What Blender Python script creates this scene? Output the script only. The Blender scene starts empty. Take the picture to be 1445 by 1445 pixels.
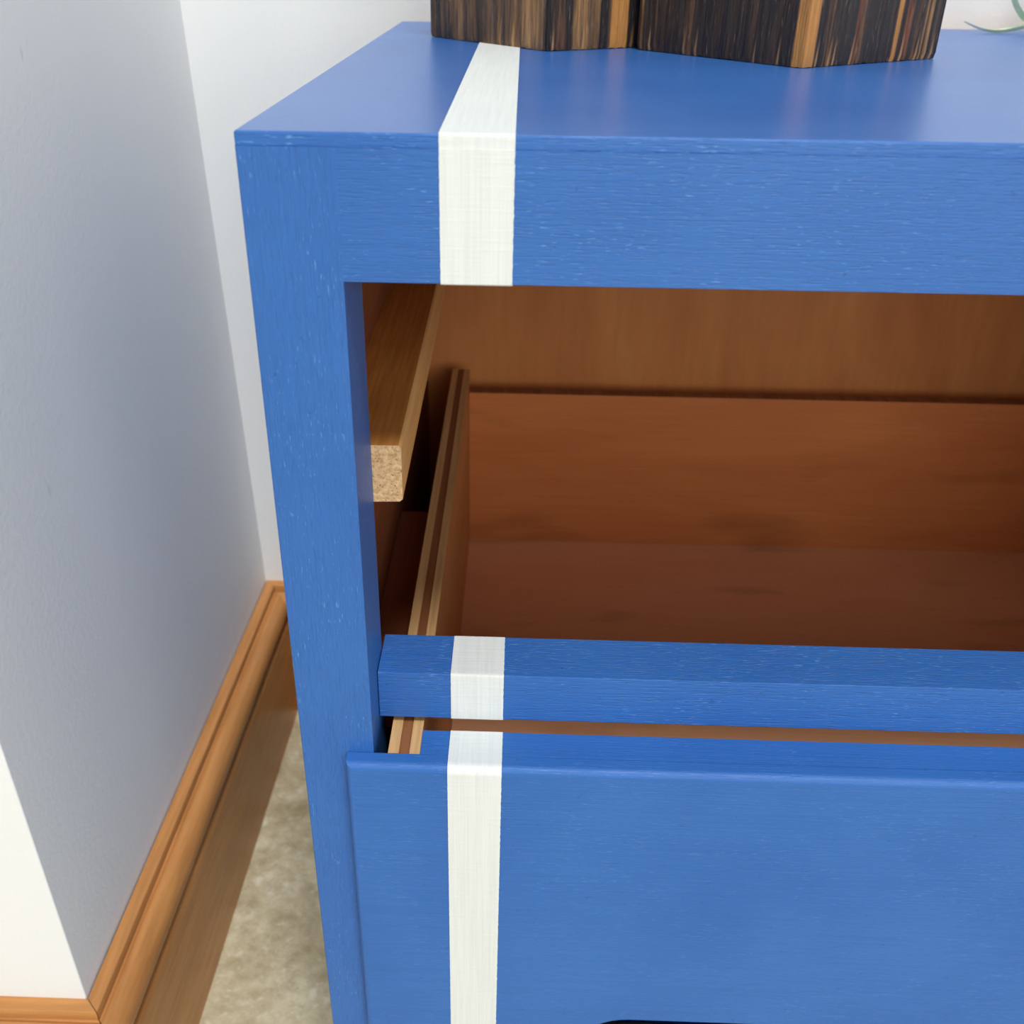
import bpy, bmesh, math, random
from mathutils import Vector, Matrix, noise

# ------------------------------------------------------------------ units
# Survey units (stripe = 0.05) with the origin at the chest's top front left corner;
# S scales them to metres, HT lifts the origin to the chest's height above the floor.
S = 0.5
HT = 1.405 * S
def U(x, y, z): return Vector((x * S, y * S, z * S + HT))

C = bpy.context.scene.collection
SC = bpy.context.scene

# ------------------------------------------------------------------ camera
cam_d = bpy.data.cameras.new('camera')
cam = bpy.data.objects.new('camera', cam_d); C.objects.link(cam)
F_PX, PX, PY = 1410.07, 690.98, 745.41
cam_d.sensor_width = 36.0; cam_d.sensor_fit = 'HORIZONTAL'
cam_d.lens = 36.0 * F_PX / 1445.0
cam_d.shift_x = (722.5 - PX) / 1445.0
cam_d.shift_y = (PY - 722.5) / 1445.0
yaw, pit, rol = math.radians(-1.396), math.radians(30.437), math.radians(0.721)
fw = Vector((math.sin(yaw) * math.cos(pit), math.cos(yaw) * math.cos(pit), -math.sin(pit)))
r0v = Vector((math.cos(yaw), -math.sin(yaw), 0)); u0v = r0v.cross(fw)
rv = math.cos(rol) * r0v + math.sin(rol) * u0v
uv = -math.sin(rol) * r0v + math.cos(rol) * u0v
M = Matrix.Identity(4)
for i in range(3):
    M[i][0] = rv[i]; M[i][1] = uv[i]; M[i][2] = -fw[i]; M[i][3] = U(.1879, -.6878, .1083)[i]
cam.matrix_world = M
cam_d.clip_start = 0.01
cam_d.dof.use_dof = True; cam_d.dof.focus_distance = 0.46; cam_d.dof.aperture_fstop = 15
SC.camera = cam

# ------------------------------------------------------------------ world, sun, added fill light, exposure
w = bpy.data.worlds.new('sky'); SC.world = w; w.use_nodes = True
wb = w.node_tree.nodes['Background']
# daylight sky: bright towards the horizon, deeper overhead
wt = w.node_tree; tcw = wt.nodes.new('ShaderNodeTexCoord'); sxw = wt.nodes.new('ShaderNodeSeparateXYZ'); rw = wt.nodes.new('ShaderNodeValToRGB')
wt.links.new(tcw.outputs['Generated'], sxw.inputs[0]); wt.links.new(sxw.outputs['Z'], rw.inputs['Fac']); wt.links.new(rw.outputs['Color'], wb.inputs[0])
rw.color_ramp.elements[0].position = 0.0; rw.color_ramp.elements[0].color = (1.0, 1.0, .99, 1)
rw.color_ramp.elements[1].position = .85; rw.color_ramp.elements[1].color = (.26, .31, .38, 1)
wb.inputs[1].default_value = 0.85
sd = bpy.data.lights.new('sun', 'SUN'); sd.energy = 2.35; sd.angle = math.radians(17); sd.color = (1.0, .985, .96)
so_l = bpy.data.objects.new('sun', sd); C.objects.link(so_l)
so_l.location = (.3, -1.2, 3.0)
so_l.rotation_euler = Vector((-.13, .47, -1.0)).to_track_quat('-Z', 'Y').to_euler()
l2 = bpy.data.lights.new('added_fill_light', 'AREA'); l2.shape = 'RECTANGLE'  # fill lamp added to brighten the chest interior; no such door is known
l2.size = 1.1; l2.size_y = 1.3; l2.energy = 19; l2.color = (1.0, .98, .95)
lo2 = bpy.data.objects.new('added_fill_light', l2); C.objects.link(lo2)
lo2.location = (0.95, -2.0, 1.25)
lo2.rotation_euler = (Vector((0.1, 0.2, 0.45)) - Vector(lo2.location)).to_track_quat('-Z', 'Y').to_euler()
vs = SC.view_settings
vs.view_transform = 'Standard'; vs.look = 'None'; vs.exposure = -0.06; vs.gamma = 1.0; vs.use_curve_mapping = False

# ------------------------------------------------------------------ material helpers
class NT:
    def __init__(self, name):
        self.m = bpy.data.materials.new(name); self.m.use_nodes = True
        self.t = self.m.node_tree; self.b = self.t.nodes['Principled BSDF']
    def n(self, kind, **kw):
        nd = self.t.nodes.new(kind)
        for k, v in kw.items(): setattr(nd, k, v)
        return nd
    def l(self, a, b): self.t.links.new(a, b)
    def coords(self, scale):
        tc = self.n('ShaderNodeTexCoord'); mp = self.n('ShaderNodeMapping')
        mp.inputs['Scale'].default_value = scale
        self.l(tc.outputs['Object'], mp.inputs['Vector']); return mp.outputs['Vector']
    def noise(self, scale, detail=4, rough=.55, dist=0.0):
        nd = self.n('ShaderNodeTexNoise')
        nd.inputs['Scale'].default_value = 1.0; nd.inputs['Detail'].default_value = detail
        nd.inputs['Roughness'].default_value = rough; nd.inputs['Distortion'].default_value = dist
        self.l(self.coords(scale), nd.inputs['Vector']); return nd.outputs['Fac']
    def ramp(self, fac, stops, interp='LINEAR'):
        r = self.n('ShaderNodeValToRGB'); r.color_ramp.interpolation = interp
        e = r.color_ramp.elements
        while len(e) < len(stops): e.new(.5)
        for i, (p, c) in enumerate(stops):
            e[i].position = p
            e[i].color = (c, c, c, 1) if isinstance(c, (int, float)) else (*c, 1)
        self.l(fac, r.inputs['Fac']); return r.outputs['Color']
    def mix(self, fac, a, b, mode='MIX'):
        m = self.n('ShaderNodeMix', data_type='RGBA', blend_type=mode)
        for sock, v in ((m.inputs[0], fac), (m.inputs[6], a), (m.inputs[7], b)):
            if isinstance(v, (int, float)): sock.default_value = v
            elif isinstance(v, tuple): sock.default_value = (*v, 1)
            else: self.l(v, sock)
        return m.outputs[2]
    def bump(self, h, dist, strength=1.0, prev=None):
        b = self.n('ShaderNodeBump'); b.inputs['Distance'].default_value = dist
        b.inputs['Strength'].default_value = strength
        self.l(h, b.inputs['Height'])
        if prev: self.l(prev, b.inputs['Normal'])
        return b.outputs['Normal']
    def fin(self, col, rough=.5, normal=None, spec=.5):
        if isinstance(col, tuple): self.b.inputs['Base Color'].default_value = (*col, 1)
        else: self.l(col, self.b.inputs['Base Color'])
        if isinstance(rough, (int, float)): self.b.inputs['Roughness'].default_value = rough
        else: self.l(rough, self.b.inputs['Roughness'])
        self.b.inputs['Specular IOR Level'].default_value = spec
        if normal: self.l(normal, self.b.inputs['Normal'])
        return self.m

def axis_scale(axis, along, across):
    return tuple(along if i == axis else across for i in range(3))

def blue_paint(name, axis, pores=1.0, rough=.42, spec=.45, tint=1.0):
    t = NT(name)
    big = t.noise((9, 9, 9), 3)
    streak = t.noise(axis_scale(axis, 12, 900), 3, .6)
    pore = t.noise(axis_scale(axis, 120, 2000), 2, .5)
    pit = t.noise((260, 260, 260), 2, .6)
    a = tuple(c * tint for c in (.026, .132, .44)); b = tuple(c * tint for c in (.035, .155, .48))
    col = t.mix(t.ramp(big, [(.35, 0.0), (.65, 1.0)]), a, b)
    col = t.mix(t.ramp(streak, [(.35, .22), (.62, 0.0)]), col, tuple(c * .72 for c in a))
    col = t.mix(t.ramp(pit, [(.24, .55 * pores), (.31, 0.0)]), col, (.02, .06, .17))
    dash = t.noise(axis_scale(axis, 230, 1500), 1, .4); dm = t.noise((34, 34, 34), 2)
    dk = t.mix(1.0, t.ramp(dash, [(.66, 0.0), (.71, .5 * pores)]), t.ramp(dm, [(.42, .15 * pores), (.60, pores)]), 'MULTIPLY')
    col = t.mix(dk, col, (.17, .38, .72))  # pale dashes: highlights on the pore ridges, put into the colour
    n1 = t.bump(streak, .0003, .45)
    n2 = t.bump(t.ramp(pore, [(.30, 0.0), (.48, 1.0)]), .00022, .7 * pores, n1)
    return t.fin(col, rough, n2, spec)

def white_paint(name, axis):
    t = NT(name)
    s1 = t.noise(axis_scale(axis, 16, 700), 3, .6)
    s2 = t.noise(axis_scale(axis, 700, 40), 2, .5)
    col = t.mix(t.ramp(s1, [(.35, .5), (.6, 0.0)]), (.75, .785, .765), (.65, .685, .665))
    nn = t.bump(s1, .0003, .6); nn = t.bump(s2, .00025, .6, nn)
    return t.fin(col, .5, nn, .4)

def wood(name, c1, c2, axis, rough=.5, spec=.4, fine=240, coarse=26, bump=.4, stain=0.0, streak=.4):
    t = NT(name)
    g = t.noise(axis_scale(axis, 3.5, coarse), 5, .6, .6)
    f = t.noise(axis_scale(axis, 14, fine * 2), 3, .6)
    col = t.mix(t.ramp(g, [(.3, 0.0), (.7, 1.0)]), c1, c2)
    col = t.mix(t.ramp(f, [(.36, streak), (.6, 0.0)]), col, tuple(c * .6 for c in c1))
    if stain:
        bl = t.noise(axis_scale(axis, 7, 22), 2, .5)
        col = t.mix(t.ramp(bl, [(.60, 0.0), (.74, stain)]), col, tuple(c * .45 for c in c1))
    return t.fin(col, rough, t.bump(f, .0003, bump), spec)

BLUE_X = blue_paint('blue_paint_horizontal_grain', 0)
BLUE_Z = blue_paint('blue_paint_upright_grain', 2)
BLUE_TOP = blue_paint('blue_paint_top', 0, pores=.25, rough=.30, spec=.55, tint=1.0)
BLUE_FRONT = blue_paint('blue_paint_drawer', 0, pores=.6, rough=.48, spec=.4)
WHITE_Y = white_paint('white_paint_top', 1)
WHITE_Z = white_paint('white_paint_front', 2)
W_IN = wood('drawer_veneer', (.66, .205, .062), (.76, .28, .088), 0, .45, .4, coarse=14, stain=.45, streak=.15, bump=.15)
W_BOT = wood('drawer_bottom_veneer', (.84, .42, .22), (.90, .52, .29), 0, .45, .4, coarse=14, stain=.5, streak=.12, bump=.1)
W_SIDE = wood('drawer_side_veneer', (.60, .27, .09), (.70, .35, .13), 1, .5, .35)
W_PLY = wood('pale_ply_edge', (.62, .36, .15), (.76, .48, .22), 1, .55, .3)
W_CORE = wood('dark_ply_core', (.24, .085, .03), (.36, .15, .06), 1, .6, .25, coarse=90)
W_BACK = wood('back_panel_veneer', (.62, .215, .06), (.80, .34, .105), 2, .42, .4, fine=90, coarse=12, streak=.12, bump=.1)
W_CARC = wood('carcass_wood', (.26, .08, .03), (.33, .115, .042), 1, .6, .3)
W_RUN = wood('runner_wood', (.60, .215, .04), (.74, .31, .075), 1, .5, .35, stain=.5)
W_RUNS = wood('runner_pale_side', (.78, .41, .15), (.86, .50, .20), 1, .55, .3)
W_SKIRT = wood('varnished_pine', (.47, .20, .06), (.58, .27, .085), 0, .36, .35, fine=120, coarse=14, bump=.15)
W_SKIRT_Y = wood('varnished_pine_return', (.47, .20, .06), (.58, .27, .085), 1, .36, .35, fine=120, coarse=14, bump=.15)

def end_grain():
    t = NT('pale_end_grain')
    v = t.n('ShaderNodeTexVoronoi'); v.inputs['Scale'].default_value = 1.0
    t.l(t.coords((900, 900, 700)), v.inputs['Vector'])
    nz = t.noise((420, 420, 420), 4, .65)
    col = t.mix(t.ramp(nz, [(.35, 0.0), (.65, 1.0)]), (.50, .29, .13), (.80, .56, .31))
    col = t.mix(t.ramp(t.noise((800, 800, 800), 2, .6), [(.30, .8), (.40, 0.0)]), col, (.20, .10, .045))
    return t.fin(col, .8, t.bump(nz, .0008, .8), .2)
W_END = end_grain()

def wall_mat():
    t = NT('white_wall_paint')
    big = t.noise((5, 5, 5), 3)
    col = t.mix(t.ramp(big, [(.3, 0.0), (.7, 1.0)]), (.85, .865, .855), (.885, .895, .885))
    sp = t.noise((60, 60, 22), 2, .5); msk = t.noise((7, 7, 7), 1)
    mk = t.mix(1.0, t.ramp(sp, [(.72, 0.0), (.77, .35)]), t.ramp(msk, [(.5, 0.0), (.6, 1.0)]), 'MULTIPLY')
    col = t.mix(mk, col, (.42, .42, .41))
    rl = t.noise((240, 240, 240), 3, .5)
    return t.fin(col, .6, t.bump(rl, .0006, .35), .3)
WALL = wall_mat()

def floor_mat():
    t = NT('mottled_stone_vinyl')
    a = t.noise((22, 22, 22), 5, .7)
    b = t.noise((95, 95, 95), 4, .65)
    v = t.n('ShaderNodeTexVoronoi'); v.inputs['Scale'].default_value = 1.0; v.inputs['Randomness'].default_value = 1.0
    t.l(t.coords((70, 45, 60)), v.inputs['Vector'])
    col = t.ramp(a, [(.34, (.36, .30, .175)), (.50, (.52, .455, .30)), (.64, (.66, .60, .42))])
    col = t.mix(t.ramp(b, [(.32, .55), (.46, 0.0)]), col, (.36, .31, .19))
    col = t.mix(t.ramp(b, [(.56, 0.0), (.68, .5)]), col, (.74, .69, .54))
    chip = t.mix(1.0, t.ramp(v.outputs['Distance'], [(.10, .55), (.34, 0.0)]), t.ramp(a, [(.46, 0.0), (.56, 1.0)]), 'MULTIPLY')
    col = t.mix(chip, col, (.80, .77, .66))
    return t.fin(col, .42, t.bump(b, .0004, .25), .45)
FLOOR = floor_mat()

def char_mat():
    t = NT('charred_timber')
    at = t.n('ShaderNodeAttribute', attribute_name='char')
    s = t.noise((420, 420, 24), 5, .7, .5)
    l = t.noise((150, 150, 20), 3, .6, .4)
    f = t.noise((1000, 1000, 110), 2, .6)
    inv = t.n('ShaderNodeMath', operation='SUBTRACT'); inv.inputs[0].default_value = 1.0
    t.l(at.outputs['Alpha'], inv.inputs[1])
    k1 = t.mix(1.0, t.ramp(l, [(.36, .75), (.52, 0.0)]), inv.outputs[0], 'MULTIPLY')
    k2 = t.mix(1.0, t.ramp(s, [(.40, .9), (.56, 0.0)]), inv.outputs[0], 'MULTIPLY')
    col = t.mix(k1, at.outputs['Color'], (.022, .016, .016))
    col = t.mix(k2, col, (.014, .011, .012))
    col = t.mix(t.ramp(f, [(.62, 0.0), (.74, .45)]), col, (.36, .26, .18))
    nn = t.bump(s, .0014, .9); nn = t.bump(f, .0005, .6, nn)
    return t.fin(col, .45, nn, .45)
CHAR = char_mat()
def leaf_mat():
    t = NT('pale_green_leaf')
    g = t.noise((60, 60, 60), 3)
    col = t.mix(t.ramp(g, [(.35, 0.0), (.65, 1.0)]), (.52, .68, .32), (.74, .82, .58))
    return t.fin(col, .5, None, .4)
LEAF = leaf_mat()
def soil_mat():
    t = NT('dark_wood_core'); g = t.noise((200, 200, 200), 3)
    return t.fin(t.mix(g, (.02, .014, .01), (.06, .04, .025)), .9, t.bump(g, .002), .1)
SOIL = soil_mat()

# ------------------------------------------------------------------ mesh helpers
def finish(name, bm, mats, parent=None, smooth=35, wn=True):
    me = bpy.data.meshes.new(name)
    bmesh.ops.recalc_face_normals(bm, faces=bm.faces[:])
    bm.to_mesh(me); bm.free()
    for m in (mats if isinstance(mats, (list, tuple)) else [mats]): me.materials.append(m)
    if smooth:
        for p in me.polygons: p.use_smooth = True
        me.set_sharp_from_angle(angle=math.radians(smooth))
    o = bpy.data.objects.new(name, me); C.objects.link(o)
    if parent: o.parent = parent
    if smooth and wn:
        md = o.modifiers.new('weighted_normals', 'WEIGHTED_NORMAL'); md.keep_sharp = True
    return o

def boxu(bm, x, y, z, bev=0.0, seg=2, mi=0):
    """box from survey-unit ranges, edges bevelled by bev metres"""
    a = U(x[0], y[0], z[0]); b = U(x[1], y[1], z[1])
    vs_ = [bm.verts.new((p, q, r)) for p in (a.x, b.x) for q in (a.y, b.y) for r in (a.z, b.z)]
    fs = [bm.faces.new([vs_[i] for i in f]) for f in ((0, 1, 3, 2), (4, 6, 7, 5), (0, 4, 5, 1), (2, 3, 7, 6), (0, 2, 6, 4), (1, 5, 7, 3))]
    for f in fs: f.material_index = mi
    if bev:
        es = list({e for f in fs for e in f.edges})
        bmesh.ops.bevel(bm, geom=es, offset=bev, segments=seg, profile=.5, affect='EDGES')

def box(name, x, y, z, mats, parent, bev=.0006, seg=2, pick=None, only=None):
    bm = bmesh.new(); boxu(bm, x, y, z, 0 if only else bev, seg)
    if only:
        es = [e for e in bm.edges if only((e.verts[0].co + e.verts[1].co) / 2)]
        bmesh.ops.bevel(bm, geom=es, offset=bev, segments=seg, profile=.5, affect='EDGES')
    if pick:
        bmesh.ops.recalc_face_normals(bm, faces=bm.faces[:])
        for f in bm.faces: f.material_index = pick(f.normal)
    return finish(name, bm, mats, parent)

def film(name, prof, x0, x1, mat, parent, seed=0, th=.00035, split=None):
    """paint film following a (y, z) profile (survey units) between x0 and x1, with slightly ragged edges"""
    pts = [U(0, y, z) for y, z in prof]
    fine = [pts[0]]
    for a, b in zip(pts, pts[1:]):
        n = max(1, int((b - a).length / .0008))
        fine += [a.lerp(b, k / n) for k in range(1, n + 1)]
    bm = bmesh.new(); rows = []
    for i, p in enumerate(fine):
        d = (fine[min(i + 1, len(fine) - 1)] - fine[max(i - 1, 0)]).normalized()
        nrm = Vector((0, d.z, -d.y))          # profile runs back -> front -> down: outward is up, then forward
        ja = noise.noise(Vector((i * .37, seed, 0))) * .00010
        jb = noise.noise(Vector((i * .37, seed + 7, 3))) * .00022 + noise.noise(Vector((i * .9, seed + 3, 1))) * .00012
        q = p + nrm * th
        rows.append([bm.verts.new((x0 * S + ja, p.y - nrm.y * .0002, p.z - nrm.z * .0002)), bm.verts.new((x0 * S + ja, q.y, q.z)),
                     bm.verts.new((x1 * S + jb, q.y, q.z)), bm.verts.new((x1 * S + jb, p.y - nrm.y * .0002, p.z - nrm.z * .0002))])
    for a, b in zip(rows, rows[1:]):
        for k in range(3): bm.faces.new((a[k], a[k + 1], b[k + 1], b[k]))
    bm.faces.new(rows[0]); bm.faces.new(rows[-1])
    if split is not None:
        for f in bm.faces:
            f.material_index = 1 if f.calc_center_median().y < split * S else 0
    return finish(name, bm, mat, parent, smooth=40, wn=False)

def tag(o, label, cat, group=None):
    o['label'] = label; o['category'] = cat
    if group: o['group'] = group
    return o

# ------------------------------------------------------------------ setting
FZ = -1.405
WY = 1.10
def structure(o): o['kind'] = 'structure'; return o

bm = bmesh.new()
boxu(bm, (-3.2, 5.0), (-4.2, 1.4), (FZ - .1, FZ))
structure(finish('floor', bm, FLOOR, smooth=0))
bm = bmesh.new()
boxu(bm, (-1.2, 5.0), (WY, WY + .24), (FZ, 3.6))
structure(finish('wall_back', bm, WALL, smooth=0))

# projecting breast on the left: its front and its return (which leans a little)
YA = .1085
def breast_x(y, z):
    k = (y - YA) / (WY - YA)
    xo = -.3502 - .0185 * (z + 1.078); xi = -.3375 - .0215 * (z + 1.078)
    return xo + (xi - xo) * k
bm = bmesh.new()
r_ = []
for z in (FZ, 3.6):
    r_.append([bm.verts.new(U(x, y, z)) for x, y in ((-3.2, YA), (breast_x(YA, z), YA), (breast_x(WY, z), WY), (-3.2, WY))])
for k in range(4): bm.faces.new((r_[0][k], r_[0][(k + 1) % 4], r_[1][(k + 1) % 4], r_[1][k]))
bm.faces.new(r_[0]); bm.faces.new(r_[1])
be = [e for e in bm.edges if all(abs(v.co.y - YA * S) < 1e-5 and v.co.x > -1 for v in e.verts)]
bmesh.ops.bevel(bm, geom=be, offset=.0012, segments=3, profile=.5, affect='EDGES')
structure(finish('wall_left', bm, WALL, smooth=35))

# skirting profile: (offset from the wall, height), top bead, step, torus, quirk, fillet, flat board
prof = [(0, -1.0865), (.0145, -1.0865), (.0180, -1.0880), (.0195, -1.0915), (.0190, -1.1030), (.0215, -1.1040)]
for k in range(13):
    a = math.radians(88 - k * 12.5)
    prof.append((.0245 + .0275 * math.cos(a), -1.1290 + .0275 * math.sin(a)))
prof += [(.0335, -1.1545), (.0330, -1.1605), (.0400, -1.1612), (.0465, -1.1630), (.0490, -1.1670), (.0500, -1.1720), (.0500, FZ), (0, FZ)]
gap = .0007
def sweep(name, start, end, mat):
    bm = bmesh.new(); A = []; B = []
    for o_, z in prof:
        A.append(bm.verts.new(U(*start(o_, z), z))); B.append(bm.verts.new(U(*end(o_, z), z)))
    n = len(prof)
    for k in range(n):
        j = (k + 1) % n
        bm.faces.new((A[k], A[j], B[j], B[k]))
    bm.faces.new(A); bm.faces.new(B)
    return structure(finish(name, bm, mat, smooth=40, wn=False))
zb = -1.2
sweep('baseboard_front', lambda o, z: (-3.2, YA - o), lambda o, z: (breast_x(YA, zb) + o - gap, YA - o), W_SKIRT)
sweep('baseboard_left', lambda o, z: (breast_x(YA, zb) + o, YA - o + gap), lambda o, z: (breast_x(WY, zb) + o, WY - o - gap * .3), W_SKIRT_Y)
sweep('baseboard_back', lambda o, z: (breast_x(WY, zb) + o + gap * .3, WY - o), lambda o, z: (5.0, WY - o), W_SKIRT)

# ------------------------------------------------------------------ chest of drawers
Wd = 1.30                      # width
D, a_, wst, t_ = 1.036, .0989, .0666, .0805
s0, s1 = .1347, .1847
m0, m1 = .1356, .1850
n0, n1 = .1358, .1852
rr0, rr1, zt, zbm = .0425, .1022, -.4793, -.5327
p0, p1, lip = .0795, .1091, .018
chest = bpy.data.objects.new('chest_of_drawers', None); C.objects.link(chest)
tag(chest, 'blue painted wooden chest with a white vertical stripe and its top drawer missing', 'chest of drawers')
TT = .0092                     # top board
BV = .0009
YT = .0008                      # the top board's edge sits a hair behind the frame
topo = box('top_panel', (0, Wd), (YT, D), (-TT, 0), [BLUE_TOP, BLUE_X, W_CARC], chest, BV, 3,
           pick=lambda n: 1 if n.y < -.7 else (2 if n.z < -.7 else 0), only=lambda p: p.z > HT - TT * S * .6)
rb = BV / S
arc = [(YT + rb - rb * math.sin(math.radians(q)), -rb + rb * math.cos(math.radians(q))) for q in (0, 30, 60, 90)]
so = film('white_stripe', [(D - .004, 0)] + arc + [(YT, -TT)], s0, s1, [WHITE_Y, WHITE_Z], topo, 1, split=YT + .001)
so['label'] = 'white painted stripe running back over the blue top'

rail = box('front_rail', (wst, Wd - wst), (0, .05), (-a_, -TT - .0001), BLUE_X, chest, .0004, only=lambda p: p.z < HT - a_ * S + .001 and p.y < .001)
film('white_stripe', [(0, -TT), (0, -a_ + .0006), (.0006, -a_), (.012, -a_)], s0, s1, WHITE_Z, rail, 5)
for x in ((0, wst), (Wd - wst, Wd)):
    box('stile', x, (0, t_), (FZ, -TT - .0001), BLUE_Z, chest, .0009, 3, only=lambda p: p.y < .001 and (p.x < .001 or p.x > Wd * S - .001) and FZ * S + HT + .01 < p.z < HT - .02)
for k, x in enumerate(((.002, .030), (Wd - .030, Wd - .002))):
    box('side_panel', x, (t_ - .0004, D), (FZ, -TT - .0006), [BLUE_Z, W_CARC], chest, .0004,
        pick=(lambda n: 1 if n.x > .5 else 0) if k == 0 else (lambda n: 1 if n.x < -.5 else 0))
box('back_panel', (.030, Wd - .030), (D - .020, D - .002), (FZ + .05, -TT - .001), W_BACK, chest, .0004)

# rail under the missing drawer
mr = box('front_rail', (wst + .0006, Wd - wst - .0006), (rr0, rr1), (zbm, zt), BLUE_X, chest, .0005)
film('white_stripe', [(rr1 - .001, zt), (rr0 + .001, zt), (rr0 + .0002, zt - .0002), (rr0, zt - .001), (rr0, zbm + .0006), (rr0 + .001, zbm)],
     m0, m1, [WHITE_Y, WHITE_Z], mr, 11, split=rr0 + .0012)
# rails behind and below the drawer fronts
box('front_rail', (wst + .0006, Wd - wst - .0006), (.085, .125), (-1.06, -.92), BLUE_X, chest, .0005)
box('front_rail', (wst, Wd - wst), (0.004, .05), (FZ, -1.352), BLUE_X, chest, .0005)

# runner left bare by the missing drawer, and its twin on the right
def runner(mirror):
    bm = bmesh.new()
    zt_, zb_ = -.264, -.3185
    ends = []
    for y, xr in ((t_ + .0005, .0925), (.99, .0855)):
        ring = [(.0302, zb_ - .002), (.0302, zt_ - .0006), (xr - .0022, zt_), (xr - .0004, zt_ - .0014), (xr, zt_ - .003), (xr - .0002, zb_ + .0022), (xr - .0030, zb_)]
        ends.append([bm.verts.new(U(Wd - x if mirror else x, y, z)) for x, z in ring])
    A, B = ends; n = len(A)
    for k in range(n):
        f = bm.faces.new((A[k], A[(k + 1) % n], B[(k + 1) % n], B[k]))
        f.material_index = 1 if k in (2, 3, 4, 5) else 0
    f = bm.faces.new(A); f.material_index = 2
    f = bm.faces.new(B); f.material_index = 2
    o = finish('drawer_runner', bm, [W_RUN, W_RUNS, W_END], chest, smooth=0)
    return o
ro = runner(False); ro['label'] = 'bare wooden drawer runner with a pale rough sawn end'
runner(True)
for x in ((.0302, .0775), (Wd - .0775, Wd - .0302)):
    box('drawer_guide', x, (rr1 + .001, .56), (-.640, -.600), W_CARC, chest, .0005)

# drawers
def drawer_box(root, ztop, zfloor, zback, full=True):
    ybk = .9656
    for k in (0, 1):
        bm = bmesh.new()
        wid = (p1 - p0) / 3.0
        for j in range(3):
            xa = p0 + wid * j; xb = xa + wid
            xs = (xa, xb) if k == 0 else (Wd - xb, Wd - xa)
            dz = (0, -.0012, -.0003)[j]
            a = [U(x, y, z) for x in xs for y in (.0006, ybk) for z in (zfloor - .03, ztop + dz)]
            v = [bm.verts.new(q) for q in a]
            for f_, nm in (((0, 1, 3, 2), 'l'), ((4, 6, 7, 5), 'r'), ((0, 4, 5, 1), 'f'), ((2, 3, 7, 6), 'b'), ((0, 2, 6, 4), 'd'), ((1, 5, 7, 3), 'u')):
                f = bm.faces.new([v[i] for i in f_])
                f.material_index = (1 if j == 1 else 0) if nm in 'ufb' else 2
        so_ = finish('drawer_side', bm, [W_PLY, W_CORE, W_SIDE], root, smooth=0)
        so_['label'] = 'plywood drawer side showing pale and dark plies along its top edge'
    x = (p1 + .0003, Wd - p1 - .0003)
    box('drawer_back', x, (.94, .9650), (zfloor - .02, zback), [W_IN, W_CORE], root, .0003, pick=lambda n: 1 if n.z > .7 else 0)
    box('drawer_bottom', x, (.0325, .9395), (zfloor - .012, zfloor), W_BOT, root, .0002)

def drawer_front(root, e, ztop, zbot, q, cut):
    bm = bmesh.new()
    out = [(e, ztop), (e, zbot)]
    if cut:
        ca, cb, cz = .258, Wd - .258, -.8997
        arcp = []
        for k in range(13):
            g = math.radians(k * 7.5)
            arcp.append((.072 * (1 - math.cos(g)), (cz - zbot) * math.sin(g)))
        out += [(ca + x, zbot + z) for x, z in arcp]
        out += [(cb - x, zbot + z) for x, z in reversed(arcp)]
    out += [(Wd - e, zbot), (Wd - e, ztop)]
    fr = [bm.verts.new(U(x, -lip, z)) for x, z in out]
    bk = [bm.verts.new(U(x, -.0006, z)) for x, z in out]
    n = len(out)
    bm.faces.new(fr); bm.faces.new(bk)
    for k in range(n): bm.faces.new((fr[k], fr[(k + 1) % n], bk[(k + 1) % n], bk[k]))
    frs = set(fr)
    ed = [x for x in bm.edges if x.verts[0] in frs and x.verts[1] in frs and (not cut or (x.verts[0].co + x.verts[1].co).z / 2 > U(0, 0, zbot).z + .001 and not all(v.co.x > (e + .05) * S and v.co.x < (Wd - e - .05) * S for v in x.verts))]
    bmesh.ops.bevel(bm, geom=ed, offset=.0036, segments=5, profile=.5, affect='EDGES')
    boxu(bm, (p1 + .0004, Wd - p1 - .0004), (-.0008, q), (zbot + (.11 if cut else .05), ztop), 0)
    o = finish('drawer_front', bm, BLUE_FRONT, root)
    rad = .0036 / S
    arc_ = [(-lip + rad - rad * math.sin(math.radians(g)), ztop - rad + rad * math.cos(math.radians(g))) for g in (0, 18, 36, 54, 72, 90)]
    f_ = film('white_stripe', [(q, ztop)] + arc_ + [(-lip, zbot + .0075)], n0, n1, [WHITE_Y, WHITE_Z], root, 21, split=-lip + rad * .5)
    f_['label'] = 'white painted stripe down the blue drawer front'
    return o

def drawer(label, *args):
    root = bpy.data.objects.new('drawer', None); C.objects.link(root); root.parent = chest
    drawer_front(root, *args)
    return root
d1 = drawer('', .0426, -.5391, -.990, .0317, True)
drawer_box(d1, -.5400, -.872, -.5740)
d2 = drawer('', .0426, -1.000, -1.345, .0317, False)

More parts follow.
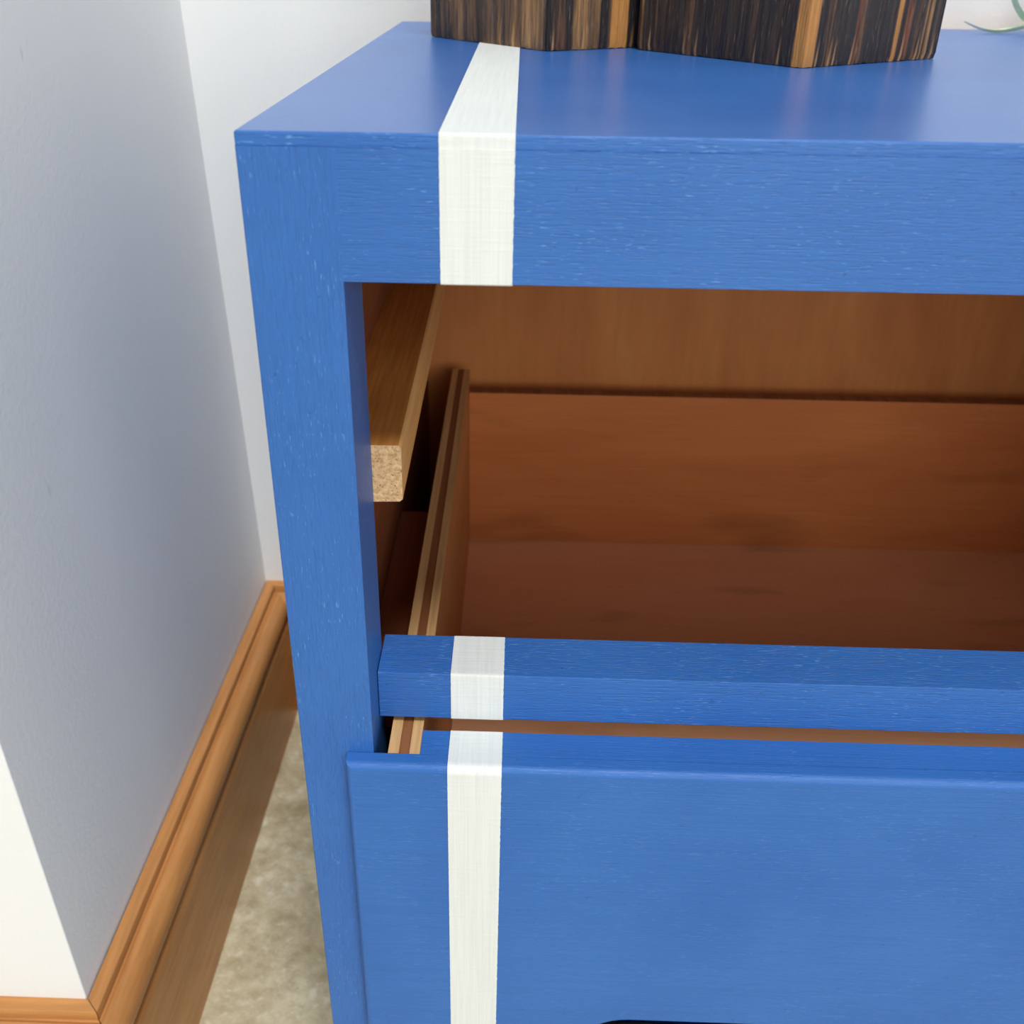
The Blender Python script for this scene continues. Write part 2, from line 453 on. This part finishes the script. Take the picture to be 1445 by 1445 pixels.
# ------------------------------------------------------------------ scorched timber blocks
def block(name, label, m, dr, dl, wr, wl, h, colr, seed):
    """square prism standing on the top: m = near corner, dr/dl = directions (deg) of the right and left faces"""
    rnd = random.Random(seed)
    m = Vector((m[0], m[1])); vr = Vector((math.cos(math.radians(dr)), math.sin(math.radians(dr)))) * wr
    vl = Vector((math.cos(math.radians(dl)), math.sin(math.radians(dl)))) * wl
    c = [m + vl, m, m + vr, m + vr + vl]
    cols = []; pts = []; NC = 84
    cen = (c[0] + c[2]) / 2
    for side in range(4):
        a, b = c[side], c[(side + 1) % 4]
        nrm = Vector(((b - a).y, -(b - a).x)).normalized()
        for k in range(NC):
            u_ = k / NC
            rid = noise.noise(Vector((u_ * 34, side * 9.1 + seed, .3))) * .0009 + noise.noise(Vector((u_ * 90, side * 3.7 + seed, 1.3))) * .0005
            e_ = min(u_, 1 - u_)
            rid -= .0035 * max(0, 1 - e_ / .018) ** 2     # eased corner
            p = a.lerp(b, u_) + nrm * (rid / S * .8)
            pts.append(p); cols.append(colr(side, u_, rnd))
    n = len(pts)
    bm = bmesh.new(); lay = bm.verts.layers.float_color.new('char')
    zs = [0, .006, .03, .08, .15, h - .004, h]
    rows = []
    for zi, z in enumerate(zs):
        row = []
        for k, p in enumerate(pts):
            j = noise.noise(Vector((k * .5, zi * 1.7, seed))) * .0007
            q = cen + (p - cen) * (1 + (-.008 if zi in (0, len(zs) - 1) else 0) + j)
            zz = z + (abs(noise.noise(Vector((k * .21, seed, 5)))) * .0016 if zi == 0 else 0)
            v = bm.verts.new(U(q.x, q.y, zz + .0004))
            v[lay] = (.46, .25, .10, 1) if zi < 2 and noise.noise(Vector((k * .8, seed, 9))) > .33 else (*cols[k], .8 if cols[k][0] > .46 else (.35 if cols[k][0] > .34 else 0))
            row.append(v)
        rows.append(row)
    for a, b in zip(rows, rows[1:]):
        for k in range(n): bm.faces.new((a[k], a[(k + 1) % n], b[(k + 1) % n], b[k]))
    bm.faces.new(rows[0])
    inner = [bm.verts.new(U(*(cen + (p - cen) * .82), h + .0004)) for p in (pts[0], pts[NC], pts[2 * NC], pts[3 * NC])]
    low = [bm.verts.new(v.co - Vector((0, 0, .03))) for v in inner]
    for v in inner + low: v[lay] = (.06, .035, .02, 0)
    # rim around a hollow at the top
    for s_ in range(4):
        seg = rows[-1][s_ * NC:(s_ + 1) * NC] + [rows[-1][((s_ + 1) * NC) % n]]
        bm.faces.new(seg + [inner[(s_ + 1) % 4], inner[s_]])
        f = bm.faces.new((inner[s_], inner[(s_ + 1) % 4], low[(s_ + 1) % 4], low[s_]))
    f = bm.faces.new(low); f.material_index = 1
    o = finish(name, bm, [CHAR, SOIL], None, smooth=25, wn=False)
    return tag(o, label, 'wood block', 'charred wooden blocks on the chest top')

BLK, DBR, BRN, TAN, ORG, RED = (.016, .013, .014), (.055, .028, .017), (.17, .080, .034), (.42, .22, .085), (.62, .27, .065), (.25, .075, .028)
def mixc(a, b, t): return tuple(x + (y - x) * t for x, y in zip(a, b))
def runs(u, table, rnd, base):
    for a, b, c in table:
        if a <= u <= b: return mixc(c, base, rnd.uniform(0, .22))
    return None
def col1(side, u, rnd):
    if side == 0:
        v = noise.noise(Vector((u * 17, 2.2, 0))) * .5 + .5 + rnd.uniform(-.12, .12)
        c = runs(u, [(.80, .975, TAN), (.975, 1, DBR), (.27, .31, TAN), (.20, .23, BRN), (.07, .11, BLK), (.44, .48, DBR)], rnd, BRN)
        return c or mixc(DBR, mixc(BRN, TAN, .35), max(0, min(1, v * 1.25 - .05)))
    if side == 1:
        c = runs(u, [(0, .03, BLK), (.06, .10, BRN), (.10, .14, DBR), (.15, .30, TAN), (.31, .36, BLK), (.37, .48, ORG), (.48, .62, BLK)], rnd, DBR)
        return c or mixc(BLK, BRN, rnd.uniform(0, 1))
    return mixc(BLK, BRN, max(0, min(1, noise.noise(Vector((u * 20, side, 0))) + .4)))
def col2(side, u, rnd):
    if side == 0:
        c = runs(u, [(.945, 1.0, ORG), (.32, .36, BRN), (.12, .14, BRN), (.58, .60, DBR), (.03, .05, TAN)], rnd, BRN if u < .8 else TAN)
        v = noise.noise(Vector((u * 26, 4.4, 0))) * .5 + .42 + rnd.uniform(-.2, .2)
        return c or mixc(BLK, mixc(DBR, BRN, .4), max(0, min(1, v)))
    if side == 1:
        c = runs(u, [(0, .075, ORG), (.14, .17, BRN), (.335, .36, RED), (.365, .375, BRN), (.38, .40, BRN), (.62, .655, ORG), (.70, .74, RED), (.79, .82, BRN), (.835, .86, TAN), (.88, .90, TAN), (.92, .94, BRN)], rnd, DBR)
        return c or mixc(BLK, DBR, rnd.uniform(0, .9))
    return mixc(BLK, DBR, max(0, min(1, noise.noise(Vector((u * 20, side, 0))) + .5)))
block('charred_wood_block', 'brown scorched wooden block on the white stripe, left of the darker block', (.2151, .5734), 32, 129.3, .235, .235, .24, col1, 3)
block('charred_wood_block', 'blackened wooden block with an orange bare corner, nearest the plant', (.4706, .4319), 35, 129.2, .2205, .239, .24, col2, 8)

# ------------------------------------------------------------------ air plant
plant = bpy.data.objects.new('air_plant', None); C.objects.link(plant)
BASE = Vector((1.0, .985, 0.0))
plant.location = U(*BASE)
tag(plant, 'pale green leafy plant with thin curling leaf tips on the blue top', 'plant')
def spline(ps, n):
    out = []
    P_ = [ps[0]] + ps + [ps[-1]]
    for i in range(len(ps) - 1):
        a, b, c, d = P_[i:i + 4]
        for k in range(n):
            t = k / n
            out.append(.5 * ((2 * b) + (c - a) * t + (2 * a - 5 * b + 4 * c - d) * t * t + (3 * b - a - 3 * c + d) * t ** 3))
    out.append(ps[-1]); return out
def leaf(pts, wmax):
    ps = spline([U(*p) - plant.location for p in pts], 8)
    bm = bmesh.new(); rows = []; n = len(ps)
    for i, p in enumerate(ps):
        d = (ps[min(i + 1, n - 1)] - ps[max(i - 1, 0)]).normalized()
        side = d.cross(Vector((0, 0, 1)))
        if side.length < .2: side = d.cross(Vector((0, 1, 0)))
        side.normalize(); up = side.cross(d)
        u_ = i / (n - 1); wd = wmax * S * (.5 * (1 - u_) ** .75 + .02)
        row = [bm.verts.new(p + side * wd + up * wd * .45), bm.verts.new(p - up * .0002), bm.verts.new(p - side * wd + up * wd * .45), bm.verts.new(p - up * (.0004 + wd * .25))]
        rows.append(row)
    for a, b in zip(rows, rows[1:]):
        for k in range(4): bm.faces.new((a[k], a[(k + 1) % 4], b[(k + 1) % 4], b[k]))
    bm.faces.new(rows[0]); bm.faces.new(rows[-1])
    return finish('leaf', bm, LEAF, plant, smooth=60, wn=False)
leaf([(1.0, .985, .022), (.955, .972, .014), (.9175, .965, .0078), (.883, .960, .0028), (.857, .960, .0052), (.829, .960, .0152)], .019)
leaf([(1.0, .985, .016), (.955, .968, .009), (.918, .962, .0175), (.892, .960, .043), (.872, .955, .085), (.865, .945, .12)], .023)
rl = random.Random(4)
for k in range(13):
    a = k * 2.399 + 1.0
    while math.cos(a) < -.35 : a += .9
    L = rl.uniform(.10, .15); hh = rl.uniform(.05, .16)
    dx, dy = math.cos(a) * L, math.sin(a) * L * .6
    leaf([(1.0, .985, .02), (1.0 + dx * .3, .985 + dy * .3, .02 + hh * .5), (1.0 + dx * .7, .985 + dy * .7, .02 + hh * .95), (1.0 + dx, min(1.08, .985 + dy), .02 + hh * rl.uniform(.4, 1.1))], .018)
bm = bmesh.new()
bmesh.ops.create_icosphere(bm, subdivisions=2, radius=1.0)
for v in bm.verts: v.co = Vector((v.co.x * .010, v.co.y * .010, .0115 + v.co.z * .0113))
finish('bulb', bm, LEAF, plant, smooth=60, wn=False)
